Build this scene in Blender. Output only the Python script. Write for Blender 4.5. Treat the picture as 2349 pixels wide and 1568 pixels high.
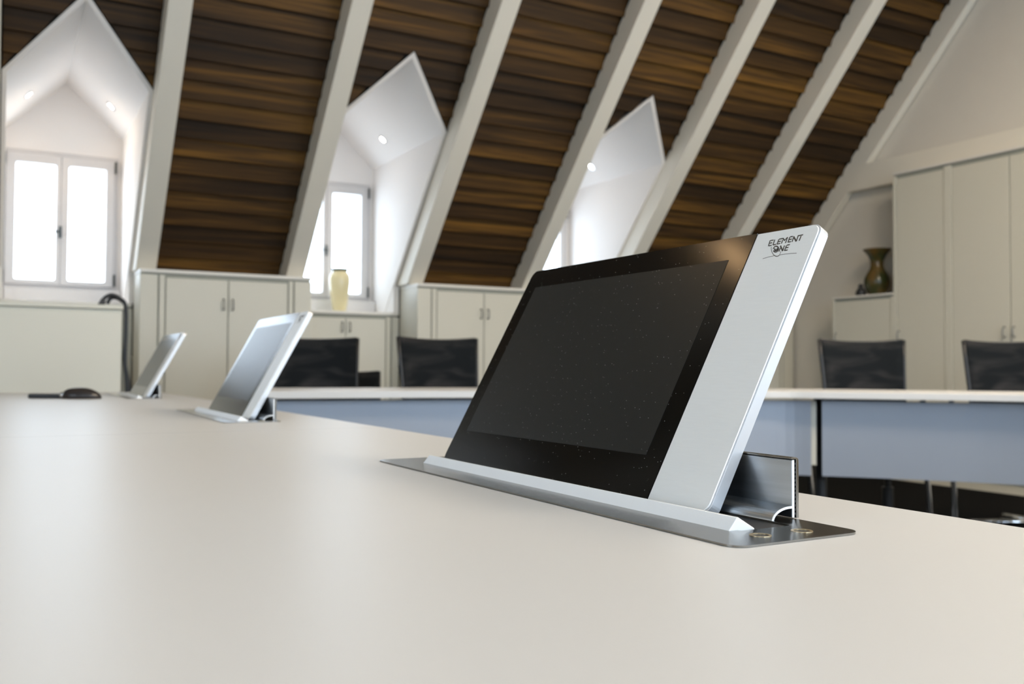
import bpy, bmesh, math, random
from mathutils import Vector, Matrix
for o in list(bpy.data.objects): bpy.data.objects.remove(o)
S = bpy.context.scene
C = bpy.data.collections.new('room'); S.collection.children.link(C)
rad = math.radians
H = 0.84                                  # lens height above the floor
# ---------------------------------------------------------------- camera
def setup_camera():
    yaw, p, r = rad(28.85), rad(1.62), rad(0.306)
    f = Vector((math.sin(yaw)*math.cos(p), math.cos(yaw)*math.cos(p), math.sin(p)))
    rt = Vector((math.cos(yaw), -math.sin(yaw), 0)); up = rt.cross(f)
    r2 = rt*math.cos(r) + up*math.sin(r); u2 = -rt*math.sin(r) + up*math.cos(r)
    cam = bpy.data.cameras.new('camera'); co = bpy.data.objects.new('camera', cam); C.objects.link(co)
    cam.sensor_width = 36; cam.lens = 2119/2349*36; cam.clip_start = 0.01; cam.clip_end = 200
    m = Matrix((r2, u2, -f)).transposed().to_4x4(); m.translation = Vector((0, 0, H)); co.matrix_world = m
    cam.dof.use_dof = True; cam.dof.focus_distance = 0.66; cam.dof.aperture_fstop = 10.5; cam.dof.aperture_blades = 8
    S.camera = co
setup_camera()
# ---------------------------------------------------------------- sky, exposure, light
W = bpy.data.worlds.new('sky'); S.world = W; W.use_nodes = True
bg = W.node_tree.nodes['Background']; bg.inputs[0].default_value = (0.71, 0.85, 1.0, 1); bg.inputs[1].default_value = 5.1
S.view_settings.view_transform = 'Standard'; S.view_settings.look = 'None'
S.view_settings.gamma = 1; S.view_settings.use_curve_mapping = False; S.view_settings.exposure = 0.50
S.cycles.max_bounces = 10; S.cycles.diffuse_bounces = 6; S.cycles.glossy_bounces = 4; S.cycles.transparent_max_bounces = 8
S.cycles.sample_clamp_indirect = 6; S.cycles.use_denoising = True; S.cycles.caustics_reflective = False

def area(name, loc, rot, sx, sy, power=0, col=(1, 1, 1), portal=False):
    l = bpy.data.lights.new(name, 'AREA'); l.shape = 'RECTANGLE'; l.size = sx; l.size_y = sy; l.energy = power; l.color = col
    if portal: l.cycles.is_portal = True
    o = bpy.data.objects.new(name, l); C.objects.link(o); o.location = loc; o.rotation_euler = rot
    return o
YB = -2.6                                  # wall behind the camera
XL, XR = -3.3, 6.30                        # end walls
ZC = 3.05 + H                               # flat part of the ceiling
DORM = [-1.49, 0.345, 2.18, 4.01]
YW = 6.90                                  # inner face of the dormer gables
WINB = [(-2.5, -1.2), (0.2, 2.6), (3.4, 5.8)]   # unseen windows added behind the camera for daylight (x ranges)
ZB0, ZB1 = 0.85, 3.15
LW = (-0.4, 1.5, 1.0, 2.3)                # unseen window added in the left end wall (y range, z range)
area('daylight_portal', (XL-0.2, (LW[0]+LW[1])/2, (LW[2]+LW[3])/2), (0, rad(-90), 0), LW[3]-LW[2], LW[1]-LW[0], portal=True)
for xc in DORM:
    area('daylight_portal', (xc-0.022, YW+0.13, 0.97+H), (rad(-90), 0, 0), 0.6, 0.85, portal=True)
for a, b in WINB:
    area('daylight_portal', ((a+b)/2, YB-0.16, (ZB0+ZB1)/2), (rad(90), 0, 0), b-a, ZB1-ZB0, portal=True)
# ---------------------------------------------------------------- materials
def mat(name, col, rough=0.5, metal=0, noise=0.0, nscale=8, bump=0.0, bscale=200, stretch=(1, 1, 1), spec=0.5, coat=0.0):
    m = bpy.data.materials.new(name); m.use_nodes = True; nt = m.node_tree; b = nt.nodes['Principled BSDF']
    b.inputs['Base Color'].default_value = (*col, 1); b.inputs['Roughness'].default_value = rough
    b.inputs['Metallic'].default_value = metal; b.inputs['Specular IOR Level'].default_value = spec
    b.inputs['Coat Weight'].default_value = coat
    tc = nt.nodes.new('ShaderNodeTexCoord'); mp = nt.nodes.new('ShaderNodeMapping'); mp.inputs['Scale'].default_value = stretch
    nt.links.new(tc.outputs['Object'], mp.inputs[0])
    if noise:
        n = nt.nodes.new('ShaderNodeTexNoise'); n.inputs['Scale'].default_value = nscale; n.inputs['Detail'].default_value = 5
        nt.links.new(mp.outputs[0], n.inputs['Vector'])
        mx = nt.nodes.new('ShaderNodeMix'); mx.data_type = 'RGBA'
        mx.inputs[6].default_value = (*[c*(1-noise) for c in col], 1); mx.inputs[7].default_value = (*[min(1, c*(1+noise)) for c in col], 1)
        nt.links.new(n.outputs['Fac'], mx.inputs[0]); nt.links.new(mx.outputs[2], b.inputs['Base Color'])
    if bump:
        n2 = nt.nodes.new('ShaderNodeTexNoise'); n2.inputs['Scale'].default_value = bscale; n2.inputs['Detail'].default_value = 3
        nt.links.new(mp.outputs[0], n2.inputs['Vector'])
        bp = nt.nodes.new('ShaderNodeBump'); bp.inputs['Strength'].default_value = bump; bp.inputs['Distance'].default_value = 0.001
        nt.links.new(n2.outputs['Fac'], bp.inputs['Height']); nt.links.new(bp.outputs[0], b.inputs['Normal'])
    return m
M = {}
M['wall'] = mat('painted_plaster', (0.68, 0.65, 0.59), 0.85, noise=0.02, bump=0.15, bscale=90)
M['dormer'] = mat('white_dormer_paint', (0.84, 0.81, 0.785), 0.7, noise=0.01, nscale=3)
M['beam'] = mat('cream_beam_paint', (0.77, 0.735, 0.65), 0.5, noise=0.03, nscale=4)
M['cab'] = mat('cabinet_lacquer', (0.62, 0.605, 0.525), 0.42, noise=0.015, nscale=3)
M['cabgap'] = mat('cabinet_shadow_gap', (0.30, 0.31, 0.27), 0.6)
M['slab'] = mat('cabinet_top_lacquer', (0.74, 0.72, 0.67), 0.35, noise=0.01)
M['chrome'] = mat('chrome', (0.72, 0.74, 0.77), 0.14, 1.0, noise=0.02)
M['handlemetal'] = mat('satin_handle_metal', (0.30, 0.30, 0.28), 0.45, 0.8, noise=0.02)
M['darkmetal'] = mat('dark_metal', (0.09, 0.10, 0.10), 0.35, 0.8, noise=0.03)
M['frame'] = mat('window_frame_white', (0.60, 0.585, 0.58), 0.4, noise=0.01)
M['carpet'] = mat('dark_carpet', (0.005, 0.005, 0.0048), 0.95, spec=0.05, noise=0.3, nscale=150, bump=0.5, bscale=400)
M['ceil'] = mat('ceiling_paint', (0.6, 0.57, 0.5), 0.9, noise=0.01)
M['table'] = mat('table_laminate', (0.52, 0.525, 0.53), 0.38, noise=0.012, nscale=5, bump=0.03, bscale=500, spec=0.45)
M['table_lit'] = mat('table_laminate_lit', (0.64, 0.65, 0.66), 0.4, noise=0.01)  # same laminate, lighter: light on the far table put into the colour
M['panel'] = mat('blue_grey_modesty_panel', (0.335, 0.37, 0.43), 0.42, 0.35, noise=0.02, nscale=6, bump=0.05, bscale=600)
M['alu'] = mat('satin_aluminium', (0.93, 0.925, 0.905), 0.42, 0.25, noise=0.025, nscale=60, stretch=(1, 1, 14), bump=0.06, bscale=500)
M['alucase'] = mat('aluminium_case_darkened', (0.60, 0.61, 0.63), 0.35, 0.4, noise=0.02, nscale=60)  # aluminium darkened in colour to offset strong light on the case sides
M['alubar'] = mat('aluminium_bar', (0.92, 0.93, 0.94), 0.45, 0.1, noise=0.02, nscale=60, bump=0.04, bscale=700)
M['steel'] = mat('brushed_steel', (0.25, 0.24, 0.22), 0.15, 1.0, noise=0.10, nscale=90, stretch=(18, 1, 1), bump=0.12, bscale=420)
M['profile'] = mat('extruded_profile', (0.50, 0.54, 0.58), 0.33, 1.0, noise=0.35, nscale=110, stretch=(1, 0.02, 1), bump=0.1, bscale=300)
M['black'] = mat('black_rubber', (0.012, 0.012, 0.013), 0.5, noise=0.1)
M['brass'] = mat('brass_ring', (0.62, 0.50, 0.32), 0.3, 0.9, noise=0.02)
M['ink'] = mat('grey_brown_print', (0.085, 0.07, 0.055), 0.6, noise=0.05)
M['mouse'] = mat('mouse_plastic', (0.018, 0.014, 0.014), 0.3, noise=0.2, nscale=30)
M['cable'] = mat('cable_rubber', (0.012, 0.014, 0.018), 0.45, noise=0.1)
M['vasey'] = mat('cream_glaze', (0.74, 0.66, 0.40), 0.25, noise=0.12, nscale=6, coat=0.3)
M['rim'] = mat('green_grey_rim', (0.13, 0.15, 0.13), 0.4, noise=0.1)
M['seat'] = mat('black_seat_fabric', (0.014, 0.014, 0.016), 0.8, noise=0.2, nscale=120)
M['chairframe'] = mat('black_chair_frame', (0.012, 0.013, 0.015), 0.4, noise=0.1)
def nn(nt, t, **k):
    n = nt.nodes.new(t)
    for a, v in k.items(): setattr(n, a, v)
    return n
def wood_mat():
    m = bpy.data.materials.new('dark_stained_boards'); m.use_nodes = True; nt = m.node_tree; b = nt.nodes['Principled BSDF']
    at = nn(nt, 'ShaderNodeAttribute', attribute_name='board')
    tc = nn(nt, 'ShaderNodeTexCoord'); ad = nn(nt, 'ShaderNodeVectorMath', operation='ADD')
    nt.links.new(tc.outputs['Object'], ad.inputs[0]); nt.links.new(at.outputs['Vector'], ad.inputs[1])
    mp = nn(nt, 'ShaderNodeMapping'); mp.inputs['Scale'].default_value = (0.32, 8, 8); nt.links.new(ad.outputs[0], mp.inputs[0])
    n1 = nn(nt, 'ShaderNodeTexNoise'); n1.inputs['Scale'].default_value = 2.2; n1.inputs['Detail'].default_value = 6; n1.inputs['Distortion'].default_value = 0.9
    nt.links.new(mp.outputs[0], n1.inputs['Vector'])
    mp2 = nn(nt, 'ShaderNodeMapping'); mp2.inputs['Scale'].default_value = (0.7, 30, 30); nt.links.new(ad.outputs[0], mp2.inputs[0])
    n2 = nn(nt, 'ShaderNodeTexNoise'); n2.inputs['Scale'].default_value = 3; n2.inputs['Detail'].default_value = 4; nt.links.new(mp2.outputs[0], n2.inputs['Vector'])
    sx = nn(nt, 'ShaderNodeSeparateXYZ'); nt.links.new(at.outputs['Vector'], sx.inputs[0])
    fr = nn(nt, 'ShaderNodeMath', operation='FRACT'); nt.links.new(sx.outputs[0], fr.inputs[0])
    a1 = nn(nt, 'ShaderNodeMath', operation='MULTIPLY_ADD'); a1.inputs[1].default_value = 0.62; nt.links.new(n1.outputs['Fac'], a1.inputs[0])
    a2 = nn(nt, 'ShaderNodeMath', operation='MULTIPLY_ADD'); a2.inputs[1].default_value = 0.30; a2.inputs[2].default_value = 0.0
    nt.links.new(n2.outputs['Fac'], a2.inputs[0]); nt.links.new(a2.outputs[0], a1.inputs[2])
    a3 = nn(nt, 'ShaderNodeMath', operation='MULTIPLY_ADD'); a3.inputs[1].default_value = 0.22
    nt.links.new(fr.outputs[0], a3.inputs[0]); nt.links.new(a1.outputs[0], a3.inputs[2])
    cr = nn(nt, 'ShaderNodeValToRGB'); e = cr.color_ramp.elements
    e[0].position = 0.36; e[0].color = (0.011, 0.0050, 0.0010, 1); e[1].position = 0.82; e[1].color = (0.19, 0.090, 0.0125, 1)
    x = e.new(0.50); x.color = (0.030, 0.0140, 0.0026, 1); x = e.new(0.64); x.color = (0.066, 0.0310, 0.0058, 1)
    nt.links.new(a3.outputs[0], cr.inputs[0]); nt.links.new(cr.outputs[0], b.inputs['Base Color'])
    b.inputs['Roughness'].default_value = 0.55; b.inputs['Specular IOR Level'].default_value = 0.25
    return m
M['wood'] = wood_mat()
def glass_mat():
    m = bpy.data.materials.new('window_glass'); m.use_nodes = True; nt = m.node_tree; nt.nodes.remove(nt.nodes['Principled BSDF'])
    t = nn(nt, 'ShaderNodeBsdfTransparent'); g = nn(nt, 'ShaderNodeBsdfGlossy'); g.inputs['Roughness'].default_value = 0.02
    x = nn(nt, 'ShaderNodeMixShader'); x.inputs[0].default_value = 0.05
    nt.links.new(t.outputs[0], x.inputs[1]); nt.links.new(g.outputs[0], x.inputs[2])
    nt.links.new(x.outputs[0], nt.nodes['Material Output'].inputs[0]); return m
M['glass'] = glass_mat()
def emit_mat(name, col, s):
    m = bpy.data.materials.new(name); m.use_nodes = True; b = m.node_tree.nodes['Principled BSDF']
    b.inputs['Emission Color'].default_value = (*col, 1); b.inputs['Emission Strength'].default_value = s; return m
M['lamp'] = emit_mat('spot_lamp_glow', (1.0, 0.86, 0.68), 40)
M['downlight_fill'] = emit_mat('added_downlight_glow', (1.0, 0.62, 0.30), 60)
M['lamp_fill'] = emit_mat('added_lamp_glow', (1.0, 0.83, 0.62), 25)
def screen_mat(name, col, rough, dust):
    m = bpy.data.materials.new(name); m.use_nodes = True; nt = m.node_tree; b = nt.nodes['Principled BSDF']
    b.inputs['Roughness'].default_value = rough; b.inputs['Specular IOR Level'].default_value = 0.5
    tc = nn(nt, 'ShaderNodeTexCoord'); v = nn(nt, 'ShaderNodeTexVoronoi'); v.inputs['Scale'].default_value = dust; v.inputs['Randomness'].default_value = 1
    nt.links.new(tc.outputs['Object'], v.inputs['Vector'])
    lt = nn(nt, 'ShaderNodeMath', operation='LESS_THAN'); lt.inputs[1].default_value = 0.085; nt.links.new(v.outputs['Distance'], lt.inputs[0])
    sp = nn(nt, 'ShaderNodeSeparateColor'); nt.links.new(v.outputs['Color'], sp.inputs[0])
    gt = nn(nt, 'ShaderNodeMath', operation='GREATER_THAN'); gt.inputs[1].default_value = 0.55; nt.links.new(sp.outputs[0], gt.inputs[0])
    mu = nn(nt, 'ShaderNodeMath', operation='MULTIPLY'); nt.links.new(lt.outputs[0], mu.inputs[0]); nt.links.new(gt.outputs[0], mu.inputs[1])
    mx = nn(nt, 'ShaderNodeMix', data_type='RGBA'); mx.inputs[6].default_value = (*col, 1); mx.inputs[7].default_value = (0.34, 0.34, 0.32, 1)
    nt.links.new(mu.outputs[0], mx.inputs[0]); nt.links.new(mx.outputs[2], b.inputs['Base Color']); return m
M['bezel'] = screen_mat('black_glass_bezel', (0.003, 0.003, 0.0025), 0.15, 260)
M['screen'] = screen_mat('matte_screen', (0.019, 0.019, 0.0175), 0.27, 300)
def vase_mat():
    m = bpy.data.materials.new('green_brown_glaze'); m.use_nodes = True; nt = m.node_tree; b = nt.nodes['Principled BSDF']
    tc = nn(nt, 'ShaderNodeTexCoord'); n = nn(nt, 'ShaderNodeTexNoise'); n.inputs['Scale'].default_value = 9; n.inputs['Detail'].default_value = 4
    nt.links.new(tc.outputs['Object'], n.inputs['Vector'])
    cr = nn(nt, 'ShaderNodeValToRGB'); e = cr.color_ramp.elements
    e[0].position = 0.38; e[0].color = (0.035, 0.045, 0.015, 1); e[1].position = 0.66; e[1].color = (0.13, 0.075, 0.02, 1)
    nt.links.new(n.outputs['Fac'], cr.inputs[0]); nt.links.new(cr.outputs[0], b.inputs['Base Color']); b.inputs['Roughness'].default_value = 0.22
    return m
M['vaseg'] = vase_mat()
def mesh_mat():
    m = bpy.data.materials.new('black_chair_mesh'); m.use_nodes = True; nt = m.node_tree; b = nt.nodes['Principled BSDF']
    tc = nn(nt, 'ShaderNodeTexCoord'); mp = nn(nt, 'ShaderNodeMapping'); mp.inputs['Rotation'].default_value = (0, 0.7, 0); mp.inputs['Scale'].default_value = (4, 1, 14)
    nt.links.new(tc.outputs['Object'], mp.inputs[0]); n = nn(nt, 'ShaderNodeTexNoise'); n.inputs['Scale'].default_value = 0.9; n.inputs['Distortion'].default_value = 0.6
    nt.links.new(mp.outputs[0], n.inputs['Vector'])
    cr = nn(nt, 'ShaderNodeValToRGB'); e = cr.color_ramp.elements
    e[0].position = 0.45; e[0].color = (0.007, 0.009, 0.011, 1); e[1].position = 0.78; e[1].color = (0.035, 0.034, 0.036, 1); b.inputs['Specular IOR Level'].default_value = 0.15
    nt.links.new(n.outputs['Fac'], cr.inputs[0]); nt.links.new(cr.outputs[0], b.inputs['Base Color']); b.inputs['Roughness'].default_value = 0.9
    t = nn(nt, 'ShaderNodeBsdfTransparent'); x = nn(nt, 'ShaderNodeMixShader'); x.inputs[0].default_value = 0.004
    nt.links.new(b.outputs[0], x.inputs[1]); nt.links.new(t.outputs[0], x.inputs[2]); nt.links.new(x.outputs[0], nt.nodes['Material Output'].inputs[0])
    return m
M['mesh'] = mesh_mat()
# ---------------------------------------------------------------- helpers
def obj(name, bm, m, parent=None, smooth=False, bevel=0, seg=2, kind=None):
    me = bpy.data.meshes.new(name); bmesh.ops.recalc_face_normals(bm, faces=bm.faces); bm.to_mesh(me); bm.free()
    o = bpy.data.objects.new(name, me); C.objects.link(o); me.materials.append(M[m] if isinstance(m, str) else m)
    if smooth: me.polygons.foreach_set('use_smooth', [True]*len(me.polygons))
    if bevel:
        b = o.modifiers.new('bevel', 'BEVEL'); b.width = bevel; b.segments = seg; b.limit_method = 'ANGLE'; b.angle_limit = rad(35)
        b.harden_normals = False
    if parent: o.parent = parent
    if kind: o['kind'] = kind
    return o
def thing(name, label, cat, loc=(0, 0, 0), rz=0, group=None):
    o = bpy.data.objects.new(name, None); C.objects.link(o); o.location = loc; o.rotation_euler = (0, 0, rz); o.empty_display_size = 0.05
    o['label'] = label; o['category'] = cat
    if group: o['group'] = group
    return o
def tag(o, label, cat, group=None):
    o['label'] = label; o['category'] = cat
    if group: o['group'] = group
    return o
def kids(o): return [c for c in bpy.data.objects if c.parent == o]
def dup(o, parent=None, loc=None, rz=None, label=None):
    c = o.copy(); C.objects.link(c); c.parent = parent
    if loc is not None: c.location = loc
    if rz is not None: c.rotation_euler = (0, 0, rz)
    if label: c['label'] = label
    for k in kids(o): dup(k, c)
    return c
def struct(name, bm, m, label=None, **k):
    o = obj(name, bm, m, **k); o['kind'] = 'structure'
    if label: o['label'] = label
    return o
def box(bm, x0, x1, y0, y1, z0, z1):
    v = [bm.verts.new(p) for p in ((x0,y0,z0),(x1,y0,z0),(x1,y1,z0),(x0,y1,z0),(x0,y0,z1),(x1,y0,z1),(x1,y1,z1),(x0,y1,z1))]
    for f in ((0,3,2,1),(4,5,6,7),(0,1,5,4),(1,2,6,5),(2,3,7,6),(3,0,4,7)): bm.faces.new([v[i] for i in f])
def bx(*a):
    bm = bmesh.new(); box(bm, *a); return bm
def loft(bm, A, B):
    """closed solid between two equal rings"""
    a = [bm.verts.new(p) for p in A]; b = [bm.verts.new(p) for p in B]; n = len(a)
    for i in range(n): bm.faces.new((a[i], a[(i+1) % n], b[(i+1) % n], b[i]))
    bm.faces.new(a[::-1]); bm.faces.new(b)
def extr(bm, poly, f0, f1): loft(bm, [f0(p) for p in poly], [f1(p) for p in poly])
def holed(bm, outer, holes, to3, t0, t1):
    """flat plate with holes: 2D loops -> 3D by to3(p, t)"""
    rings = [outer]+holes; fr = []
    for t in (t0, t1):
        edges = []; rr = []
        for R in rings:
            vs = [bm.verts.new(to3(p, t)) for p in R]; rr.append(vs)
            for i in range(len(vs)): edges.append(bm.edges.new((vs[i], vs[(i+1) % len(vs)])))
        bmesh.ops.triangle_fill(bm, use_beauty=True, use_dissolve=False, edges=edges); fr.append(rr)
    for ra, rb in zip(*fr):
        n = len(ra)
        for i in range(n): bm.faces.new((ra[i], ra[(i+1) % n], rb[(i+1) % n], rb[i]))
def rrect(x0, x1, y0, y1, r, n=5):
    out = []
    for cx, cy, a0 in ((x1-r, y1-r, 0), (x0+r, y1-r, 90), (x0+r, y0+r, 180), (x1-r, y0+r, 270)):
        for i in range(n+1):
            a = rad(a0+90*i/n); out.append((cx+r*math.cos(a), cy+r*math.sin(a)))
    return out
def circ(cx, cy, r, n=20): return [(cx+r*math.cos(2*math.pi*i/n), cy+r*math.sin(2*math.pi*i/n)) for i in range(n)]
def tube(bm, pts, r, n=8, closed=False):
    pts = [Vector(p) for p in pts]; rings = []; up = None
    for i, p in enumerate(pts):
        t = (pts[min(i+1, len(pts)-1)]-pts[max(i-1, 0)]).normalized()
        if up is None:
            up = Vector((0, 0, 1)) if abs(t.z) < 0.9 else Vector((1, 0, 0))
        s = t.cross(up).normalized(); up = s.cross(t).normalized()
        rr = r[i] if isinstance(r, (list, tuple)) else r
        rings.append([bm.verts.new(p+s*rr*math.cos(2*math.pi*k/n)+up*rr*math.sin(2*math.pi*k/n)) for k in range(n)])
    for a, b in zip(rings, rings[1:]):
        for k in range(n): bm.faces.new((a[k], a[(k+1) % n], b[(k+1) % n], b[k]))
    bm.faces.new(rings[0][::-1]); bm.faces.new(rings[-1])
def lathe(bm, prof, n=40):
    rings = [[bm.verts.new((r*math.cos(2*math.pi*k/n), r*math.sin(2*math.pi*k/n), z)) for k in range(n)] for r, z in prof]
    for a, b in zip(rings, rings[1:]):
        for k in range(n): bm.faces.new((a[k], a[(k+1) % n], b[(k+1) % n], b[k]))
    bm.faces.new(rings[0][::-1]); bm.faces.new(rings[-1])
def smooth_pts(P, n=6):
    out = []
    for i in range(len(P)-1):
        p0, p1, p2, p3 = [Vector(P[max(0, min(len(P)-1, j))]) for j in (i-1, i, i+1, i+2)]
        for k in range(n):
            t = k/n; out.append(0.5*((2*p1)+(-p0+p2)*t+(2*p0-5*p1+4*p2-p3)*t*t+(-p0+3*p1-3*p2+p3)*t**3))
    out.append(Vector(P[-1])); return out
# ---------------------------------------------------------------- room shell
AL = rad(47.5); SA, CA = math.sin(AL), math.cos(AL); Y0, Z0 = 6.25, 0.60+H
def pl(x, s, off):                       # point on the roof slope: x, distance up the slope, depth behind the rafter face
    return (x, Y0 - s*CA + off*SA, Z0 + s*SA + off*CA)
def y_on(z, off): return Y0 - ((z-Z0-off*CA)/SA)*CA + off*SA
struct('floor', bx(XL-0.1, XR+0.1, YB-0.1, 7.2, -0.1, 0), 'carpet')
STOP = (ZC-Z0)/SA
struct('ceiling', bx(XL-0.1, XR+0.1, YB-0.1, y_on(ZC, 0.16)+0.1, ZC, ZC+0.1), 'ceil')
S_AP, S_SH, HW = 1.68, 1.177, 0.378
KS = (S_AP-S_SH)/HW
def clip(poly, a, b, c):                 # keep a*x+b*s >= c
    out = []
    for i in range(len(poly)):
        p, q = poly[i], poly[(i+1) % len(poly)]; dp = a*p[0]+b*p[1]-c; dq = a*q[0]+b*q[1]-c
        if dp >= 0: out.append(p)
        if (dp > 0 and dq < 0) or (dp < 0 and dq > 0):
            t = dp/(dp-dq); out.append((p[0]+(q[0]-p[0])*t, p[1]+(q[1]-p[1])*t))
    return out
def row_pieces(s0, s1, gap, off):
    xs = [XL]; res = []
    hw = HW+gap; ap = S_AP+gap*1.6-(off-0.15)*CA/SA     # the ridge is level, so the opening follows the depth
    for xc in DORM:
        xs += [xc-hw, xc, xc+hw]
    xs.append(XR)
    for i in range(len(xs)-1):
        a, b = xs[i], xs[i+1]; poly = [(a, s0), (b, s0), (b, s1), (a, s1)]
        k = i % 3
        if k == 1: poly = clip(poly, -KS, 1, ap-KS*xs[i+1])
        elif k == 2: poly = clip(poly, KS, 1, ap+KS*xs[i])
        if len(poly) >= 3: res.append(poly)
    bays = [(a+0.010, b-0.1225) for a, b in zip([XL-0.2]+RIGHTS, RIGHTS+[6.337])]
    out = []
    for p in res:
        for a, b in (bays if off < 0.19 else [(XL, XR)]):
            q = clip(clip(p, 1, 0, a), -1, 0, -b)
            if len(q) >= 3: out.append(q)
    return out
RIGHTS = [-2.83, -1.88, -0.995, -0.04, 0.845, 1.80, 2.687, 3.64, 4.507, 5.447]
def boards():
    random.seed(4); bm = bmesh.new(); lay = bm.verts.layers.float_vector.new('board'); P = 0.126; s = -0.98
    while s < STOP+0.2:
        rv = Vector((random.uniform(0, 9), random.uniform(0, 9), random.uniform(0, 9)))
        if random.random() < 0.3: rv.x = math.floor(rv.x)+0.97
        n0 = len(bm.verts)
        for poly in row_pieces(s, s+P, 0.012, 0.158):
            def f(p, d): 
                t = (p[1]-s)/P; return pl(p[0], p[1], 0.140+0.048*t+d)
            extr(bm, poly, lambda p: f(p, 0), lambda p: f(p, 0.022))
        bm.verts.ensure_lookup_table()
        for v in bm.verts[n0:]: v[lay] = rv
        s += P
    struct('ceiling_boards', bm, 'wood', 'dark stained lapped wooden boards lining the roof slope')
    bm = bmesh.new()
    for poly in row_pieces(-1.0, STOP+0.3, -0.003, 0.195): extr(bm, poly, lambda p: pl(p[0], p[1], 0.200), lambda p: pl(p[0], p[1], 0.26))
    struct('ceiling_light_seal', bm, 'black')  # black sheet added to block sky leaks and darken the board gaps
boards()
RIGHTS = [-2.83, -1.88, -0.995, -0.04, 0.845, 1.80, 2.687, 3.64, 4.507, 5.447]
def rafter(xl, xr):
    zf = 0.607+H; bm = bmesh.new()
    poly = [(y_on(zf, 0), zf), (y_on(zf, 0.162), zf), (y_on(ZC, 0.162), ZC), (y_on(ZC, 0), ZC)]
    extr(bm, poly, lambda p: (xl, p[0], p[1]), lambda p: (xr, p[0], p[1]))
    return bm
RL = ['cream painted rafter right of the %s dormer' , 'cream painted rafter left of the %s dormer']
for i, xr in enumerate(RIGHTS):
    struct('rafter', rafter(xr-0.122, xr), 'beam', bevel=0.004)
struct('rafter', rafter(6.215, 6.285), 'beam', 'cream end rafter against the right gable wall', bevel=0.004)
bm = bmesh.new(); b0, b1 = 1.497+H, 1.703+H
extr(bm, [(-0.2, b0), (y_on(b0, 0.05), b0), (y_on(b1, 0.05), b1), (-0.2, b1)], lambda p: (6.212, p[0], p[1]), lambda p: (6.30, p[0], p[1]))
struct('trim_1', bm, 'beam', 'cream horizontal tie beam above the tall cupboards')
# end walls (gables)
def gable(x0, x1):
    bm = bmesh.new(); poly = [(YB-0.1, 0), (7.1, 0), (7.1, 0.9), (y_on(ZC, 0.2), ZC+0.1), (YB-0.1, ZC+0.1)]
    extr(bm, poly, lambda p: (x0, p[0], p[1]), lambda p: (x1, p[0], p[1])); return bm
struct('wall_right', gable(XR, XR+0.12), 'wall'); 
bm = bmesh.new()
holed(bm, [(YB-0.1, 0), (7.1, 0), (7.1, 0.9), (y_on(ZC, 0.2), ZC+0.1), (YB-0.1, ZC+0.1)], [[(LW[0], LW[2]), (LW[1], LW[2]), (LW[1], LW[3]), (LW[0], LW[3])]], lambda p, t: (t, p[0], p[1]), XL-0.12, XL)
struct('wall_left', bm, 'wall')
struct('wall_far', bx(XL, XR, 7.005, 7.12, 0, 0.93), 'wall')
bm = bmesh.new()
holed(bm, [(XL, 0), (XR, 0), (XR, ZC), (XL, ZC)], [[(a, ZB0), (b, ZB0), (b, ZB1), (a, ZB1)] for a, b in WINB], lambda p, t: (p[0], t, p[1]), YB-0.12, YB)
struct('wall_back', bm, 'wall')
# dormer shells
R_O = S_AP*SA + Z0 + 0.15*CA; E_O = S_SH*SA + Z0 + 0.15*CA
T = 0.022
def lining(xc):
    bm = bmesh.new(); zb = 0.30+H
    k = (R_O-E_O)/HW; ri = R_O-T*math.sqrt(1+k*k); xi = HW-T; ei = ri-k*xi
    O = [(-HW, zb), (-HW, E_O), (0, R_O), (HW, E_O), (HW, zb)]; I = [(-xi, zb), (-xi, ei), (0, ri), (xi, ei), (xi, zb)]
    def front(p): return (xc+p[0], y_on(p[1], 0.147), p[1])
    def back(p): return (xc+p[0], 7.0, p[1])
    fo = [bm.verts.new(front(p)) for p in O]; fi = [bm.verts.new(front(p)) for p in I]
    bo = [bm.verts.new(back(p)) for p in O]; bi = [bm.verts.new(back(p)) for p in I]
    for i in range(4):
        for q in ((fo[i], fo[i+1], fi[i+1], fi[i]), (bo[i], bi[i], bi[i+1], bo[i+1]), (fo[i], bo[i], bo[i+1], fo[i+1]), (fi[i], fi[i+1], bi[i+1], bi[i])):
            bm.faces.new(q)
    bm.faces.new((fo[0], fi[0], bi[0], bo[0])); bm.faces.new((fo[4], bo[4], bi[4], fi[4]))
    return bm, (ri, ei, xi, k)
WX0, WX1, WZ0, WZ1 = -0.377, 0.332, 0.515+H, 1.432+H      # window opening relative to dormer centre
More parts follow.
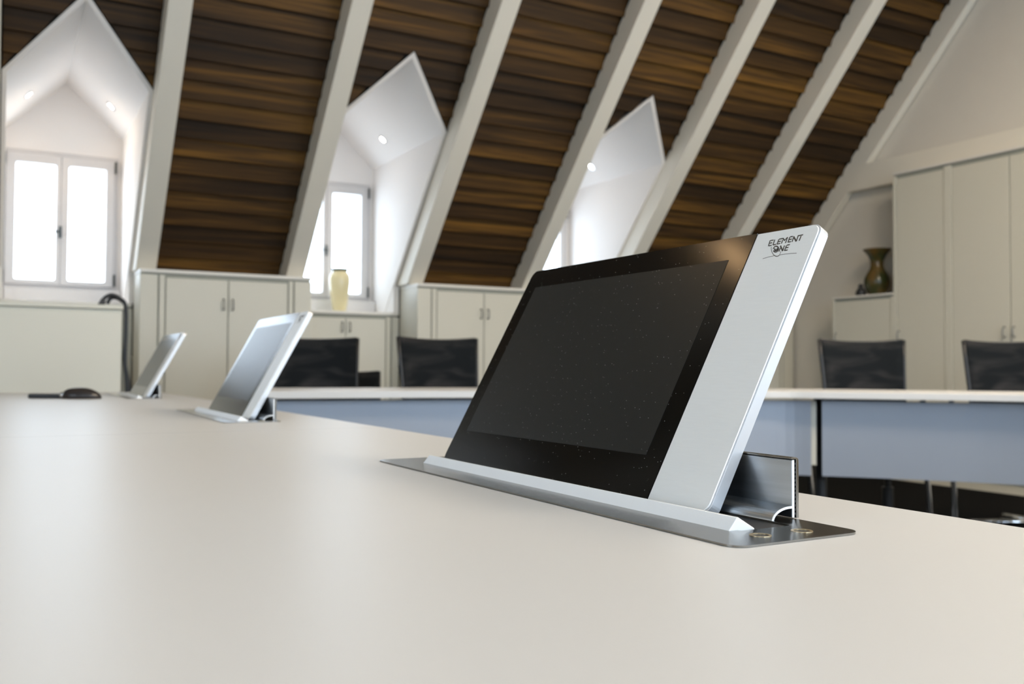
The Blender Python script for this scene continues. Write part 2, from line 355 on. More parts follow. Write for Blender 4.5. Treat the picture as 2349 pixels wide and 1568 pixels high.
def window(n, xc):
    root = bpy.data.objects.new('window_%d' % n, None); C.objects.link(root); root.location = (xc, YW, WZ0); root['kind'] = 'structure'
    w = WX1-WX0; h = WZ1-WZ0; x0 = WX0
    def t3(p, t): return (p[0], t, p[1])
    bm = bmesh.new(); holed(bm, [(x0, 0), (x0+w, 0), (x0+w, h), (x0, h)], [[(x0+0.03, 0.03), (x0+w-0.03, 0.03), (x0+w-0.03, h-0.03), (x0+0.03, h-0.03)]], t3, -0.012, 0.06)
    obj('window_frame', bm, 'frame', root, bevel=0.003)
    mid = x0+w/2-0.0
    for a, b, pa, pb in ((x0+0.025, mid-0.001, x0+0.084, x0+0.326), (mid+0.001, x0+w-0.025, x0+0.401, x0+0.632)):
        bm = bmesh.new(); holed(bm, [(a, 0.022), (b, 0.022), (b, h-0.022), (a, h-0.022)], [rrect(pa, pb, 0.056, h-0.088, 0.012)], t3, -0.03, 0.03)
        s = obj('sash', bm, 'frame', root, bevel=0.004)
        obj('pane', bx(pa-0.005, pb+0.005, 0.0, 0.006, 0.05, h-0.08), 'glass', s)
    bm = bmesh.new(); box(bm, mid-0.012, mid+0.008, -0.036, -0.03, 0.34, 0.42); box(bm, mid-0.008, mid+0.004, -0.055, -0.036, 0.372, 0.388); box(bm, mid-0.035, mid+0.004, -0.066, -0.052, 0.370, 0.388)
    obj('window_handle', bm, 'darkmetal', root, bevel=0.003)
    for hx in (x0+0.012, x0+w-0.024):
        for hz in (0.03, h-0.11):
            bm = bmesh.new(); tube(bm, [(hx+0.006, -0.038, hz), (hx+0.006, -0.038, hz+0.08)], 0.008, 8); obj('hinge', bm, 'darkmetal', root)
    return root
for i, xc in enumerate(DORM):
    bm, (ri, ei, xi, k) = lining(xc)
    q0, q1 = 0.409+H, 0.606+H
    for sx in (-1, 1):                   # short cheek below the rafter foot, between roof slope and cupboard side
        extr(bm, [(6.447, q0), (y_on(q0, 0.16), q0), (y_on(q1, 0.16), q1), (6.447, q1)], lambda p: (xc+sx*0.362, p[0], p[1]), lambda p: (xc+sx*0.404, p[0], p[1]))
    struct('wall_dormer', bm, 'dormer')
    bm = bmesh.new()
    holed(bm, [(-xi, 0.06+H), (xi, 0.06+H), (xi, ei), (0, ri), (-xi, ei)], [[(WX0+0.022, WZ0), (WX1, WZ0), (WX1, WZ1), (WX0+0.022, WZ1)]], lambda p, t: (xc+p[0], t, p[1]), YW, 7.0)
    struct('wall_dormer_end', bm, 'dormer')
    window([4, 1, 2, 3][i], xc)
# unseen windows behind the camera, added to light the room from there
for i, (a, b) in enumerate(WINB):
    root = bpy.data.objects.new('window_%d' % (5+i), None); C.objects.link(root); root.location = (a, YB-0.06, ZB0); root['kind'] = 'structure'
    bm = bmesh.new(); w = b-a; h = ZB1-ZB0
    holed(bm, [(0.002, 0.002), (w-0.002, 0.002), (w-0.002, h-0.002), (0.002, h-0.002)], [[(0.06, 0.06), (w/2-0.04, 0.06), (w/2-0.04, h-0.06), (0.06, h-0.06)], [(w/2+0.04, 0.06), (w-0.06, 0.06), (w-0.06, h-0.06), (w/2+0.04, h-0.06)]], lambda p, t: (p[0], t, p[1]), -0.04, 0.03)
    obj('window_frame', bm, 'frame', root)
root = bpy.data.objects.new('window_8', None); C.objects.link(root); root.location = (XL-0.06, LW[0], LW[2]); root['kind'] = 'structure'  # unseen window added for side light on the monitors and right cupboards
bm = bmesh.new(); w = LW[1]-LW[0]; h = LW[3]-LW[2]
holed(bm, [(0.002, 0.002), (w-0.002, 0.002), (w-0.002, h-0.002), (0.002, h-0.002)], [[(0.06, 0.06), (w/2-0.04, 0.06), (w/2-0.04, h-0.06), (0.06, h-0.06)], [(w/2+0.04, 0.06), (w-0.06, 0.06), (w-0.06, h-0.06), (w/2+0.04, h-0.06)]], lambda p, t: (t, p[0], p[1]), -0.04, 0.03)
obj('window_frame', bm, 'frame', root)
# recessed spots in the dormer slopes
def spot_at(xc, side, y, label):
    k = (R_O-E_O)/HW; ri = R_O-T*math.sqrt(1+k*k); dx = 0.238*side; z = ri-k*abs(dx)
    t = thing('recessed_spotlight', label, 'spotlight', (xc+dx, y, z), 0, 'recessed dormer spotlights')
    t.rotation_euler = (0, math.atan(k)*side, 0)
    bm = bmesh.new(); holed(bm, circ(0, 0, 0.034, 24), [circ(0, 0, 0.022, 24)], lambda p, q: (p[0], p[1], q), -0.006, -0.0005); obj('ring', bm, 'chrome', t, smooth=False)
    bm = bmesh.new(); tube(bm, [(0, 0, -0.004), (0, 0, -0.0005)], 0.0215, 20); obj('lamp', bm, 'lamp', t)
    n = Vector((-side*math.sin(math.atan(k)), 0, -math.cos(math.atan(k))))
    l = bpy.data.lights.new('spot', 'SPOT'); l.energy = 5; l.color = (1, 0.78, 0.55); l.spot_size = rad(120); l.spot_blend = 0.8; l.shadow_soft_size = 0.02
    o = bpy.data.objects.new('spot_light', l); C.objects.link(o); o.location = Vector((xc+dx, y, z))+n*0.02; o.rotation_euler = n.to_track_quat('-Z', 'Y').to_euler()
spot_at(DORM[1], -1, 6.41, 'glowing recessed spotlight in the left slope of the nearest left dormer')
spot_at(DORM[1], 1, 6.43, 'glowing recessed spotlight in the right slope of the nearest left dormer')
spot_at(DORM[2], 1, 6.37, 'glowing recessed spotlight in the middle dormer above the cream vase')
spot_at(DORM[3], 1, 6.36, 'glowing recessed spotlight in the right dormer above the big monitor')
for x in (-2.0, -0.78, 0.44, 1.66, 2.88, 4.10, 5.32):  # unseen row, added for warm glow and orange reflections in the monitor
    t = thing('added_downlight', 'small round warm downlight added in the flat ceiling, outside the view', 'downlight', (x, 3.92, ZC), 0, 'row of added ceiling downlights')
    bm = bmesh.new(); holed(bm, circ(0, 0, 0.06, 24), [circ(0, 0, 0.045, 24)], lambda p, q: (p[0], p[1], q), -0.012, -0.0005); obj('ring', bm, 'chrome', t)
    bm = bmesh.new(); tube(bm, [(0, 0, -0.006), (0, 0, -0.0005)], 0.044, 20); obj('lamp', bm, 'downlight_fill', t)
# unseen ceiling lamps added to brighten the room
for x, y in ((2.5, 0.2), (3.7, 1.5), (3.9, -0.8)):
    t = thing('added_ceiling_lamp', 'square warm lamp added in the flat ceiling, outside the view', 'lamp', (x, y, ZC), 0, 'added square ceiling lamps')
    bm = bmesh.new(); holed(bm, rrect(-0.5, 0.5, -0.5, 0.5, 0.02), [rrect(-0.46, 0.46, -0.46, 0.46, 0.02)], lambda p, q: (p[0], p[1], q), -0.03, -0.0005); obj('lamp_frame', bm, 'chrome', t)
    obj('diffuser', bx(-0.459, 0.459, -0.459, 0.459, -0.02, -0.002), 'lamp_fill', t)
# ---------------------------------------------------------------- cupboards
def handle_bm(x, z):
    bm = bmesh.new()
    tube(bm, smooth_pts([(x, 0.0, z-0.032), (x, -0.018, z-0.034), (x, -0.026, z-0.022), (x, -0.026, z+0.022), (x, -0.018, z+0.034), (x, 0.0, z+0.032)], 4), 0.0045, 8)
    return bm
def cupboard(name, label, loc, rz, w, h, d, doors, handles, stiles, hz, top=0.022, gap=0.018, over=0.008, group=None):
    t = thing(name, label, 'cupboard', loc, rz, group)
    obj('body', bx(0.004, w-0.004, 0.02, d, 0.07, h-top), 'cab', t)
    obj('plinth', bx(0.004, w-0.004, 0.022, d-0.01, 0, 0.07), 'cab', t)
    obj('top', bx(-over if over else 0.0, w+over, -0.006, d, h-top, h), 'slab', t, bevel=0.003)
    for a, b in stiles: obj('stile', bx(a, b, 0.0, 0.02, 0.07, h-top-gap*0.7), 'cab', t, bevel=0.002)
    for (a, b), hx in zip(doors, handles):
        dr = obj('door', bx(a, b, 0.004, 0.0195, 0.08, h-top-gap*1.6), 'cab', t, bevel=0.002)
        obj('handle', handle_bm(hx, hz), 'handlemetal', dr, smooth=True)
    obj('shadow_gap', bx(0.006, w-0.006, 0.012, 0.0205, 0.08, h-top), 'cabgap', t)
    return t
def wall_cup(x, label, w=1.081):
    return cupboard('wall_cupboard', label, (x, 6.1, 0), 0, w, 0.605+H, 0.345, [(0.155, 0.531), (0.539, w-0.162)], [0.505, 0.563],
                    [(0.0, 0.103), (0.114, 0.146), (w-0.153, w-0.126), (w-0.114, w)], 0.408+H-0.008, over=0.0, group='white cupboards along the window wall')
wall_cup(0.733, 'tall pale two-door cupboard between the left and middle dormers')
wall_cup(2.589, 'tall pale two-door cupboard right of the cream vase', 1.055)
wall_cup(4.43, 'tall pale two-door cupboard in the room corner behind the big monitor', 1.84)
wall_cup(-1.115, 'tall pale two-door cupboard left of the left dormer, outside the view')
def low_cup(x, w, label):
    return cupboard('window_cupboard', label, (x, 6.452, 0), 0, w, 0.408+H, 0.44, [(0.075, w/2-0.0285), (w/2-0.0225, w-0.105)], [w/2-0.055, w/2+0.004],
                    [(0.0, 0.03), (0.04, 0.068), (w-0.098, w-0.064), (w-0.052, w)], 0.293+H, over=-0.002, group='low cupboards under the dormer windows')
low_cup(1.816, 0.771, 'low white cupboard under the middle window carrying the cream vase')
low_cup(-0.026, 0.757, 'low white cupboard under the left window behind the white cabinet')
low_cup(3.646, 0.78, 'low white cupboard under the right window, hidden by the big monitor')
XF = 6.0
cupboard('low_cupboard', 'low pale single-door cupboard carrying the dark green vase', (XF, 5.405, 0), rad(-90), 0.597, 0.597+H, 0.295, [(0.03, 0.568)], [0.045], [(0.0, 0.024), (0.573, 0.597)], 0.265+H, top=0.016, gap=0.016, over=0.0)
cupboard('tall_cupboard', 'tall narrow single-door cupboard beside the dark green vase', (XF, 4.806, 0), rad(-90), 0.475, 1.52+H, 0.205, [(0.034, 0.436)], [0.055], [(0.0, 0.028), (0.441, 0.475)], 0.265+H, top=0.018, gap=0.02, over=0.0, group='tall cupboards along the right wall')
cupboard('tall_cupboard', 'tall wide two-door cupboard at the right edge of the view', (XF, 4.33, 0), rad(-90), 0.93, 1.52+H, 0.205, [(0.03, 0.460), (0.470, 0.90)], [0.428, 0.498], [(0.0, 0.024), (0.906, 0.93)], 0.265+H, top=0.018, gap=0.02, over=0.0, group='tall cupboards along the right wall')
# sills at the dormers
for i, xc in enumerate(DORM):
    struct('trim_%d' % (2+i), bx(xc-0.35, xc+0.35, 6.80, YW, 0.43+H, 0.51+H), 'frame', 'white window sill board')
# big white cabinet left
t = thing('equipment_cabinet', 'large plain white cabinet standing behind the far table end', 'cabinet', (-0.72, 4.5, 0))
obj('carcass', bx(0, 1.189, 0.01, 0.46, 0.02, 0.2745+H-0.02), 'cab', t, bevel=0.003)
obj('back_panel', bx(0.0, 1.187, -0.002, 0.0095, 0.03, 0.2745+H-0.034), 'cab', t, bevel=0.002)
obj('cabinet_top', bx(-0.004, 1.193, -0.006, 0.465, 0.2745+H-0.0195, 0.2745+H), 'cab', t, bevel=0.003)
for x in (0.05, 1.1):
    for y in (0.06, 0.40): obj('foot', bx(x, x+0.04, y, y+0.04, 0, 0.0195), 'black', t)
# cables
zt = 0.2745+H
cb = thing('cable_bundle', 'black cables looping over the right end of the white cabinet', 'cable', (0.47, 4.52, zt))
bm = bmesh.new(); tube(bm, smooth_pts([(-0.085, -0.01, 0.006), (-0.075, -0.01, 0.03), (-0.045, -0.01, 0.046), (-0.01, -0.01, 0.03), (0.012, -0.01, 0.0), (0.016, -0.01, -0.10), (0.014, -0.012, -0.25), (0.022, -0.01, -0.34), (0.028, -0.01, -0.5), (0.03, -0.01, -1.1)], 8), 0.0085, 8); obj('power_cable', bm, 'cable', cb, smooth=True)
bm = bmesh.new(); tube(bm, smooth_pts([(-0.06, 0.02, 0.006), (-0.05, 0.02, 0.028), (-0.03, 0.02, 0.036), (0.0, 0.02, 0.022), (0.018, 0.02, -0.01), (0.02, 0.02, -0.12), (0.016, 0.02, -0.25), (0.036, 0.02, -0.36), (0.046, 0.02, -0.5), (0.045, 0.02, -1.1)], 8), 0.008, 8); obj('data_cable', bm, 'cable', cb, smooth=True)
bm = bmesh.new(); loft(bm, [(-0.103, -0.024, 0.0005), (-0.072, -0.024, 0.0005), (-0.072, 0.004, 0.0005), (-0.103, 0.004, 0.0005)], [(-0.088, -0.018, 0.03), (-0.070, -0.018, 0.03), (-0.070, -0.002, 0.03), (-0.088, -0.002, 0.03)]); obj('plug', bm, 'cable', cb, bevel=0.003)
# vases
v = thing('cream_vase', 'tall cream glazed vase with a dark rim on the low cupboard', 'vase', (2.175, 6.60, 0.4085+H))
bm = bmesh.new(); lathe(bm, [(0.040, 0), (0.050, 0.01), (0.058, 0.06), (0.068, 0.14), (0.076, 0.21), (0.077, 0.25), (0.072, 0.275), (0.058, 0.293), (0.050, 0.303), (0.047, 0.303), (0.047, 0.29)]); obj('vase_body', bm, 'vasey', v, smooth=True)
bm = bmesh.new(); lathe(bm, [(0.048, 0.300), (0.055, 0.303), (0.063, 0.314), (0.063, 0.320), (0.050, 0.320), (0.046, 0.306)]); obj('rim', bm, 'rim', v, smooth=True)
bm = bmesh.new(); lathe(bm, [(0.055, 0), (0.062, 0.005), (0.078, 0.03), (0.095, 0.07), (0.102, 0.105), (0.098, 0.14), (0.082, 0.175), (0.058, 0.215), (0.050, 0.245), (0.053, 0.28), (0.070, 0.32), (0.092, 0.35), (0.108, 0.368), (0.108, 0.374), (0.09, 0.372), (0.06, 0.33), (0.042, 0.28)])
o = obj('green_vase', bm, 'vaseg', smooth=True); o.location = (6.145, 5.075, 0.5975+H); tag(o, 'dark green and brown flared vase on the low cupboard at right', 'vase')
bm = bmesh.new(); lathe(bm, [(0.03, 0), (0.04, 0.01), (0.042, 0.03), (0.03, 0.055), (0.018, 0.07), (0.022, 0.085), (0.012, 0.1)], 20)
o = obj('ornament', bm, 'cable', smooth=True); o.location = (6.09, 5.19, 0.5975+H); tag(o, 'small dark ornament at the left foot of the green vase', 'ornament')
# ---------------------------------------------------------------- tables
ZT = 0.74
def poly_top(bm, P, z0, z1): extr(bm, P, lambda p: (p[0], p[1], z0), lambda p: (p[0], p[1], z1))
inner = [(0.575, -1.0), (0.5752, -0.2), (0.5735, 0.36), (0.5705, 0.55), (0.562, 1.19)]
tA = thing('conference_table', 'white near table section carrying the large sharp monitor', 'table', (0, 0, 0), 0, 'white conference table sections')
bm = bmesh.new(); poly_top(bm, [(-0.5, -1.0)]+inner+[(0.560, 1.462), (-0.5, 1.470)], ZT-0.03, ZT); obj('tabletop', bm, 'table', tA, bevel=0.0015, seg=2)
tB = thing('conference_table', 'white table section beyond the seam, carrying the two smaller monitors', 'table', (0, 0, 0), 0, 'white conference table sections')
cor = [(0.41+0.125*math.cos(rad(a)), 3.715+0.125*math.sin(rad(a))) for a in range(0, 91, 15)]
bm = bmesh.new(); poly_top(bm, [(-0.5, 1.4715), (0.560, 1.4635), (0.553, 2.2), (0.545, 2.9)]+cor+[(-0.5, 3.845)], ZT-0.03, ZT); obj('tabletop', bm, 'table', tB, bevel=0.0015, seg=2)
for tt, ys in ((tA, (-0.7, 1.2)), (tB, (1.75, 3.5))):
    for y in ys:
        for x in (-0.38, 0.38):
            bm = bmesh.new(); tube(bm, [(x, y, 0.012), (x, y, ZT-0.031)], 0.022, 16); tube(bm, [(x, y, 0), (x, y, 0.0125)], 0.035, 16); obj('leg', bm, 'chrome', tt, smooth=False)
# far, curved table (two sections)
F = [(0.90, 3.775), (0.975, 3.763), (1.372, 3.70), (1.781, 3.60), (2.4, 3.40), (3.045, 3.12), (3.225, 2.985), (3.50, 2.69), (3.74, 2.37), (3.93, 2.0), (4.05, 1.6)]
FS = [tuple(p) for p in smooth_pts([(a, b, 0) for a, b in F], 6)]
def offs(P, d):
    out = []
    for i, p in enumerate(P):
        a = Vector(P[max(0, i-1)][:2]); b = Vector(P[min(len(P)-1, i+1)][:2]); t = (b-a).normalized(); n = Vector((-t.y, t.x))
        out.append((p[0]+n.x*d, p[1]+n.y*d))
    return out
CUT = 37
def far_table(P, label, legs, post=None):
    t = thing('curved_table', label, 'table', (0, 0, 0), 0, 'curved tables across the room')
    P = [(p[0], p[1]) for p in P]; B = offs(P, 0.70)
    bm = bmesh.new(); poly_top(bm, P+B[::-1], ZT-0.03, ZT); obj('tabletop', bm, 'table_lit', t, bevel=0.002)
    Q = offs(P, 0.10)
    def mid(a, b, k): return (a[0]+(b[0]-a[0])*k, a[1]+(b[1]-a[1])*k)
    Q = Q[1:-1]+[mid(Q[-2], Q[-1], 0.25)] if post else [mid(Q[0], Q[1], 0.33)]+Q[1:-1]
    Q2 = offs(Q, 0.016); bm = bmesh.new()
    poly_top(bm, Q+Q2[::-1], 0.352, ZT-0.042); obj('modesty_panel', bm, 'panel', t)
    for (x, y), (x2, y2) in legs:
        bm = bmesh.new(); tube(bm, smooth_pts([(x, y, 0.50 if post else ZT-0.031), (x*0.7+x2*0.3, y*0.7+y2*0.3, 0.4), (x2, y2, 0.02)], 5), 0.0135, 12)
        tube(bm, [(x2, y2, 0), (x2, y2, 0.022)], 0.025, 12); obj('leg', bm, 'chrome', t, smooth=True)
    if post:
        (ax, ay), (bx_, by) = post
        bm = bmesh.new(); tube(bm, [(ax, ay, 0.40), (ax, ay, ZT-0.045)], 0.016, 4); obj('end_post', bm, 'cab', t)
        bm = bmesh.new(); tube(bm, [(bx_, by, 0.06), (bx_, by, ZT-0.032)], 0.03, 8); obj('joint_post', bm, 'chairframe', t)
        bm = bmesh.new(); box(bm, -0.5, 0.5, -0.02, 0.02, 0.50, 0.53); o = obj('cross_rail', bm, 'chairframe', t); o.location = ((ax+bx_)/2, (ay+by)/2+0.1, 0); o.rotation_euler = (0, 0, rad(-25))
    return t
import math as _m
def at_ray(px, depth):                   # where a table leg stands: bearing measured from the lens position, forward distance in metres
    yaw = rad(28.85); k = (px-1174.5)/2119; return (depth*(math.sin(yaw)+k*math.cos(yaw)), depth*(math.cos(yaw)-k*math.sin(yaw)))
far_table(FS[:CUT], 'white curved table with blue-grey front across the hollow, left section', [((1.25, 4.1), (1.2, 4.15)), (at_ray(1846, 4.5), at_ray(1870, 4.5)), (at_ray(1500, 4.55), at_ray(1500, 4.55)), (at_ray(900, 4.5), at_ray(900, 4.5))], (at_ray(1866, 4.30), at_ray(1881, 4.40)))
far_table(FS[CUT-1:], 'white curved table with blue-grey front at right, beyond the panel gap', [(at_ray(1882, 4.45), at_ray(1886, 4.45)), (at_ray(2116, 4.5), at_ray(2136, 4.5)), (at_ray(2182, 4.6), at_ray(2189, 4.6)), ((4.35, 2.1), (4.35, 2.1))])
# ---------------------------------------------------------------- pop-up monitors
def monitor_unit(label):
    T_ = thing('pop_up_monitor', label, 'monitor', (0.4074, 0.6655, ZT), 0.013, 'retractable table monitors')
    def zt3(p, t): return (p[0], p[1], t)
    bm = bmesh.new()
    holed(bm, rrect(-0.0518, 0.0518, -0.273, 0.273, 0.011, 6), [rrect(-0.014, 0.0300, -0.236, 0.238, 0.004, 3), circ(-0.0134, -0.2522, 0.0052), circ(0.0200, -0.2534, 0.0052)], zt3, 0.0002, 0.0014)
    pt = obj('base_plate', bm, 'steel', T_)
    obj('slot_dark', bx(-0.016, 0.0325, -0.262, 0.24, 0.00005, 0.00018), 'black', T_)  # thin black sheet stands for the shade inside the open slot
    for cx, cy in ((-0.0134, -0.2522), (0.0200, -0.2534)):
        bm = bmesh.new(); holed(bm, circ(cx, cy, 0.0066, 28), [circ(cx, cy, 0.0051, 28)], zt3, 0.0002, 0.0016); obj('ring', bm, 'brass', pt)
        bm = bmesh.new(); tube(bm, [(cx, cy, 0.0002), (cx, cy, 0.0011)], 0.0050, 20); obj('screw', bm, 'black', pt)
    # front cover bar, wedge section with a pointed end
    bm = bmesh.new(); sec = [(-0.0208, 0.0002), (-0.0205, 0.0012), (-0.0136, 0.0091), (-0.0126, 0.0091), (0.0008, 0.0014), (0.0008, 0.0002)]
    extr(bm, sec, lambda p: (p[0], -0.233 + (p[0]+0.0185)*0.0, p[1]), lambda p: (p[0], 0.222, p[1])); obj('front_cover', bm, 'alubar', T_, bevel=0.0006)
    # rear lid: inner aluminium web, dotted gasket, steel outer skin, curved hinge leaf
    ya, yb = -0.2175, 0.225; LX = 0.0143
    lid = obj('rear_lid', bx(0.0350+LX, 0.0368+LX, ya, yb, 0.0022, 0.0400), 'profile', T_, bevel=0.0003)
    bm = bmesh.new(); box(bm, 0.0370+LX, 0.0384+LX, ya+0.001, yb, 0.0016, 0.0402)
    for i in range(13): tube(bm, [(0.0377+LX, ya-0.0002, 0.0045+i*0.00275), (0.0377+LX, ya+0.002, 0.0045+i*0.00275)], 0.00085, 8)
    obj('gasket', bm, 'black', lid)
    bm = bmesh.new(); sec = [(0.0386, 0.0016), (0.0408, 0.0016), (0.0408, 0.0400), (0.0400, 0.0412), (0.0388, 0.0418), (0.0345, 0.0418), (0.0345, 0.0405), (0.0386, 0.0405)]
    extr(bm, sec, lambda p: (p[0]+LX, ya-0.0006, p[1]), lambda p: (p[0]+LX, yb, p[1])); obj('lid_skin', bm, 'steel', lid, bevel=0.0003)
    bm = bmesh.new(); o1 = []; o2 = []
    for i in range(11):
        a = rad(180-90*i/10); o1.append((0.0332+0.0168*math.cos(a), 0.0006+0.0092*math.sin(a))); o2.append((0.0332+0.0150*math.cos(a), 0.0006+0.0076*math.sin(a)))
    sec = o1+[(0.0352, 0.0098), (0.0352, 0.0082)]+o2[::-1]
    extr(bm, sec, lambda p: (p[0]+LX, ya, p[1]), lambda p: (p[0]+LX, yb, p[1])); obj('hinge_leaf', bm, 'profile', lid)
    bm = bmesh.new(); extr(bm, sec, lambda p: (p[0]+LX, ya-0.0004, p[1]), lambda p: (p[0]+LX, ya-0.00002, p[1])); box(bm, 0.0350+LX, 0.0368+LX, ya-0.0004, ya-0.00002, 0.0022, 0.0400)
    obj('cut_edge', bm, 'alubar', lid)
    # display: local frame u = along the width from the left edge, s = up the panel, w = depth behind the front
    tl = rad(28.5); L = 0.2393; WD = 0.4212
    def P(u, s, w): return (0.0135+s*math.sin(tl)+w*math.cos(tl), 0.2467-u, 0.0005+s*math.cos(tl)-w*math.sin(tl))
    def p3(p, w): return P(p[0], p[1], w)
    bm = bmesh.new(); holed(bm, rrect(0, WD, 0, L, 0.0085, 7), [], p3, 0.0012, 0.0100)
    sh = obj('housing', bm, 'alucase', T_, bevel=0.0010, seg=3)
    # aluminium strip on the right, glass on the left
    full = rrect(0.0012, WD-0.0012, 0.0012, L-0.0012, 0.0075, 7)
    def cut(poly, u0, u1):
        q = clip(poly, 1, 0, u0); return clip(q, -1, 0, -u1)
    bm = bmesh.new(); extr(bm, cut(full, 0.3545, 1), lambda p: P(p[0], p[1], 0.0), lambda p: P(p[0], p[1], 0.0013)); st = obj('aluminium_strip', bm, 'alu', sh, bevel=0.0005)
    bm = bmesh.new(); extr(bm, cut(rrect(0.0002, WD, 0.0002, L-0.0002, 0.0083, 7), -1, 0.3536), lambda p: P(p[0], p[1], 0.0), lambda p: P(p[0], p[1], 0.00118)); gl = obj('glass_front', bm, 'bezel', sh)
    bm = bmesh.new(); extr(bm, [(0.0222, 0.0370), (0.3318, 0.0370), (0.3318, 0.2160), (0.0222, 0.2160)], lambda p: P(p[0], p[1], -0.00025), lambda p: P(p[0], p[1], -0.00002)); obj('screen', bm, 'screen', gl)
    # printed logo
    bm = bmesh.new(); th = 0.00052
    def q(x, y):                          # logo sketch units -> panel coordinates
        return LG(x, y)
    for ln in LOGO:
        pts = [Vector(LG(*p)) for p in ln[1]]
        for a, b in zip(pts, pts[1:]):
            d = (b-a); n = Vector((-d.y, d.x)).normalized()*th*ln[0]; d = d.normalized()*th*0.3
            qd = [a-d+n, a-d-n, b+d-n, b+d+n]
            extr(bm, [tuple(v) for v in qd], lambda p: P(p[0], p[1], -0.00012), lambda p: P(p[0], p[1], -0.00001))
    obj('printed_logo', bm, 'ink', st)
    return T_
# logo strokes, in units of the printed mark
LOGO = [[1, [(0.884, 0.655), (0.914, 0.56)]], [1, [(0.926, 0.56), (0.972, 0.553)]], [1, [(0.906, 0.607), (0.948, 0.6)]], [1, [(0.892, 0.655), (0.94, 0.645)]], [1, [(0.964, 0.64), (0.996, 0.548)]], [1, [(0.974, 0.637), (1.015, 0.63)]], [1, [(1.036, 0.628), (1.072, 0.54)]], [1, [(1.078, 0.535), (1.15, 0.522)]], [1, [(1.06, 0.582), (1.103, 0.574)]], [1, [(1.044, 0.622), (1.092, 0.612)]], [1, [(1.118, 0.612), (1.138, 0.552)]], [1, [(1.148, 0.522), (1.172, 0.56)]], [1, [(1.168, 0.562), (1.226, 0.502)]], [1, [(1.19, 0.602), (1.226, 0.505)]], [1, [(1.234, 0.59), (1.268, 0.498)]], [1, [(1.276, 0.493), (1.32, 0.487)]], [1, [(1.258, 0.541), (1.3, 0.535)]], [1, [(1.242, 0.587), (1.285, 0.58)]], [1, [(1.308, 0.582), (1.332, 0.514)]], [1.2, [(1.336, 0.49), (1.382, 0.572)]], [1, [(1.384, 0.572), (1.422, 0.465)]], [1, [(1.434, 0.472), (1.502, 0.457)]], [1, [(1.437, 0.56), (1.468, 0.482)]], [1.1, [(0.9761, 0.74), (0.9841, 0.7526), (0.9955, 0.7615), (1.009, 0.7657), (1.0235, 0.7649), (1.0374, 0.759), (1.0494, 0.7488), (1.0583, 0.7352), (1.0633, 0.7194), (1.0639, 0.7032), (1.0599, 0.688), (1.0519, 0.6754), (1.0405, 0.6665), (1.027, 0.6623), (1.0125, 0.6631), (0.9986, 0.669), (0.9866, 0.6792), (0.9777, 0.6928), (0.9727, 0.7086)]], [0.9, [(0.9976, 0.7024), (0.996, 0.712), (0.9976, 0.7216), (1.0021, 0.73), (1.009, 0.7362), (1.0175, 0.7396), (1.0265, 0.7396), (1.035, 0.7362), (1.0419, 0.73), (1.0464, 0.7216), (1.048, 0.712), (1.0464, 0.7024)]], [0.8, [(1.0, 0.722), (1.018, 0.735), (1.042, 0.7)]], [1, [(1.074, 0.756), (1.096, 0.695)]], [1.2, [(1.1, 0.655), (1.138, 0.745)]], [1, [(1.14, 0.745), (1.17, 0.652)]], [1, [(1.172, 0.742), (1.208, 0.65)]], [1, [(1.216, 0.643), (1.265, 0.633)]], [1, [(1.196, 0.69), (1.24, 0.683)]], [1, [(1.18, 0.738), (1.225, 0.73)]], [0.35, [(0.785, 0.886), (0.86, 0.862), (0.93, 0.845), (0.975, 0.836)]], [0.35, [(1.09, 0.818), (1.18, 0.803), (1.28, 0.792), (1.385, 0.788)]], [0.3, [(0.945, 0.672), (0.93, 0.69)]], [0.4, [(0.932, 0.69), (0.936, 0.73), (0.95, 0.775), (0.975, 0.815)]], [0.6, [(0.975, 0.815), (1.0, 0.835), (1.03, 0.843), (1.06, 0.838), (1.085, 0.815)]], [0.35, [(1.085, 0.815), (1.098, 0.785), (1.104, 0.755)]]]
HOM = [0.10428113088935045, 0.05072475210848819, 0.2902597524296798, 0.010283535382913269, -0.04950351346150163, 0.27382776649631374, 0.08818736262820884, 0.05712603621224507]
def LG(x, y):
    w = HOM[6]*x+HOM[7]*y+1; return ((HOM[0]*x+HOM[1]*y+HOM[2])/w, (HOM[3]*x+HOM[4]*y+HOM[5])/w)
m1 = monitor_unit('large sharp pop-up monitor nearest the camera, black screen with aluminium strip')
m2 = dup(m1, None, (0.398, 1.950, ZT), -0.010, 'middle pop-up monitor with a bluish reflection, left of the mesh chairs')
m3 = dup(m1, None, (0.383, 3.30, ZT), 0.003, 'farthest and smallest pop-up monitor at the table end near the mouse')
# ---------------------------------------------------------------- mouse and remote
bm = bmesh.new()
bmesh.ops.create_uvsphere(bm, u_segments=24, v_segments=12, radius=1)
bmesh.ops.delete(bm, geom=[v for v in bm.verts if v.co.z < -0.05], context='VERTS')
for v in bm.verts:
    x = v.co.x; v.co.z = max(0, v.co.z)**0.8*0.034*(1-0.25*x*abs(x)) ; v.co.x *= 0.058; v.co.y *= 0.031
bmesh.ops.holes_fill(bm, edges=bm.edges, sides=0)
ms = thing('computer_mouse', 'black computer mouse lying on the far end of the near table', 'mouse', (0.212, 3.10, ZT+0.0005), rad(-20))
obj('mouse_shell', bm, 'mouse', ms, smooth=True)
bm = bmesh.new(); tube(bm, [(-0.052, -0.012, 0.012), (-0.052, 0.012, 0.012)], 0.009, 12); obj('scroll_wheel', bm, 'chrome', ms, smooth=True)
o = obj('remote_control', bx(-0.06, 0.06, -0.02, 0.02, 0, 0.014), 'cable', bevel=0.005, seg=3); o.location = (0.13, 3.16, ZT+0.0005); o.rotation_euler = (0, 0, rad(-22)); tag(o, 'flat black remote control lying left of the computer mouse', 'remote control')
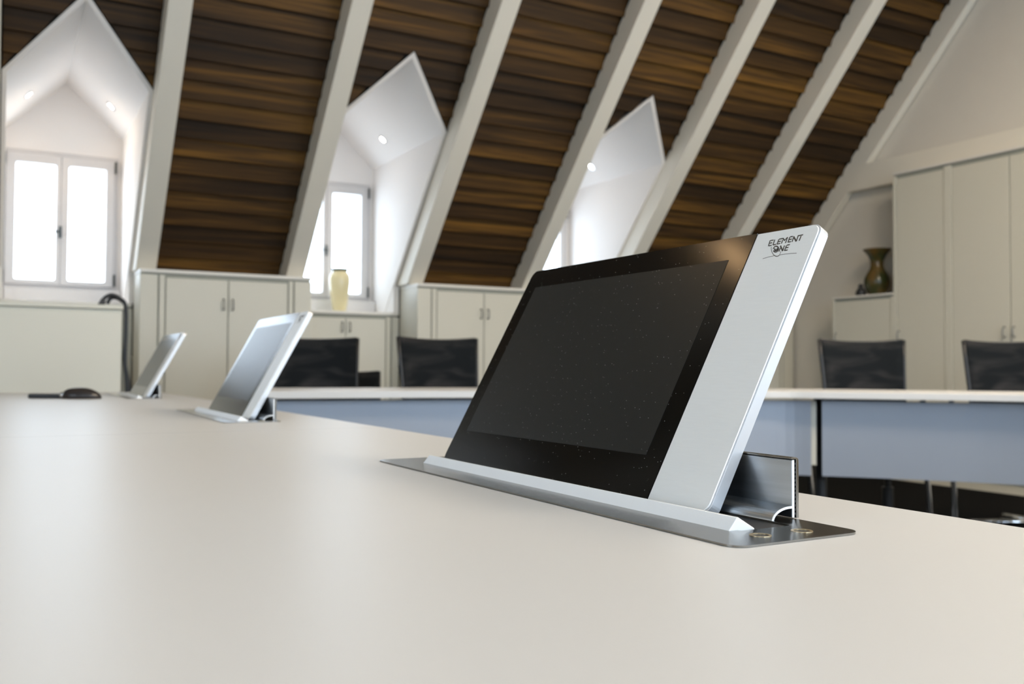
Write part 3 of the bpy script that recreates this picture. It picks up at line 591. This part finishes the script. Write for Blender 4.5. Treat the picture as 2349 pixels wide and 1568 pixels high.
# ---------------------------------------------------------------- chairs
def chair(label):
    t = thing('mesh_chair', label, 'chair', (0, 0, 0), 0, 'black mesh swivel chairs')
    def bp(u, z, d):                     # backrest surface, u -1..1, z height, d depth; chair faces -y
        w = 0.205+0.028*(z-0.5)/0.5; return (u*w, 0.19+0.05*(1-u*u)+0.12*(z-0.5)+d, z - 0.012*(1-u*u)*(z > 0.9))
    bm = bmesh.new(); nu, nz = 12, 10; g = []
    for d in (0, 0.008):
        g.append([[bm.verts.new(bp(-1+2*i/nu, 0.5+0.5*j/nz, d)) for i in range(nu+1)] for j in range(nz+1)])
    for k in (0, 1):
        for j in range(nz):
            for i in range(nu): bm.faces.new((g[k][j][i], g[k][j][i+1], g[k][j+1][i+1], g[k][j+1][i]))
    for j in range(nz):
        for i in (0, nu): bm.faces.new((g[0][j][i], g[0][j+1][i], g[1][j+1][i], g[1][j][i]))
    for i in range(nu):
        for j in (0, nz): bm.faces.new((g[0][j][i], g[0][j][i+1], g[1][j][i+1], g[1][j][i]))
    obj('backrest', bm, 'mesh', t, smooth=True)
    bm = bmesh.new()
    for u in (-1, 1): tube(bm, [bp(u*1.02, z, 0.012) for z in (0.47, 0.6, 0.75, 0.9, 1.0)], 0.011, 8)
    tube(bm, [bp(-1+0.2*i, 1.0, 0.010) for i in range(11)], 0.007, 8); tube(bm, [bp(-1+0.2*i, 0.5, 0.012) for i in range(11)], 0.011, 8)
    obj('back_frame', bm, 'chairframe', t, smooth=True)
    bm = bmesh.new(); extr(bm, rrect(-0.24, 0.24, -0.25, 0.21, 0.06), lambda p: (p[0], p[1], 0.43), lambda p: (p[0], p[1], 0.49)); obj('seat', bm, 'seat', t, bevel=0.015, seg=3)
    bm = bmesh.new(); tube(bm, smooth_pts([(0, 0.0, 0.42), (0, 0.16, 0.41), (0, 0.25, 0.44), (0, 0.262, 0.54)], 5), 0.02, 8); obj('back_bracket', bm, 'chairframe', t, smooth=True)
    bm = bmesh.new(); tube(bm, [(0, 0, 0.09), (0, 0, 0.25)], 0.028, 16); tube(bm, [(0, 0, 0.25), (0, 0, 0.43)], 0.016, 16); obj('column', bm, 'chairframe', t)
    for i in range(5):
        a = rad(72*i+18); c, s = math.cos(a), math.sin(a)
        bm = bmesh.new(); tube(bm, [(0.02*c, 0.02*s, 0.074), (0.16*c, 0.16*s, 0.070), (0.31*c, 0.31*s, 0.064)], [0.016, 0.014, 0.011], 10); lg = obj('leg', bm, 'chrome', t, smooth=True)
        bm = bmesh.new(); tube(bm, [(0.31*c-0.012*s, 0.31*s+0.012*c, 0.028), (0.31*c+0.012*s, 0.31*s-0.012*c, 0.028)], 0.028, 16); tube(bm, [(0.31*c, 0.31*s, 0.03), (0.31*c, 0.31*s, 0.075)], 0.007, 8); obj('caster', bm, 'black', lg)
    return t
def place(t, px, depth, rz):             # bearing and forward distance of the backrest
    x, y = at_ray(px, depth); t.location = (x+0.24*math.sin(rz), y-0.24*math.cos(rz), 0); t.rotation_euler = (0, 0, rz); return t
ch = chair('black mesh swivel chair partly behind the middle pop-up monitor')
place(ch, 724, 4.97, rad(-3))
place(dup(ch, label='black mesh swivel chair between the cream vase and the big monitor'), 1009, 4.95, rad(4))
place(dup(ch, label='black mesh swivel chair in front of the green vase cupboard'), 1981, 4.93, rad(-22))
place(dup(ch, label='black mesh swivel chair cut by the right edge of the view'), 2316, 4.93, rad(-28))
lc = dup(ch, label='lower black mesh chair half hidden, its back corner beside the vase cupboard doors'); place(lc, 798, 5.6, rad(10)); lc.scale = (0.93, 0.93, 0.815); lc['group'] = 'low mesh chair'
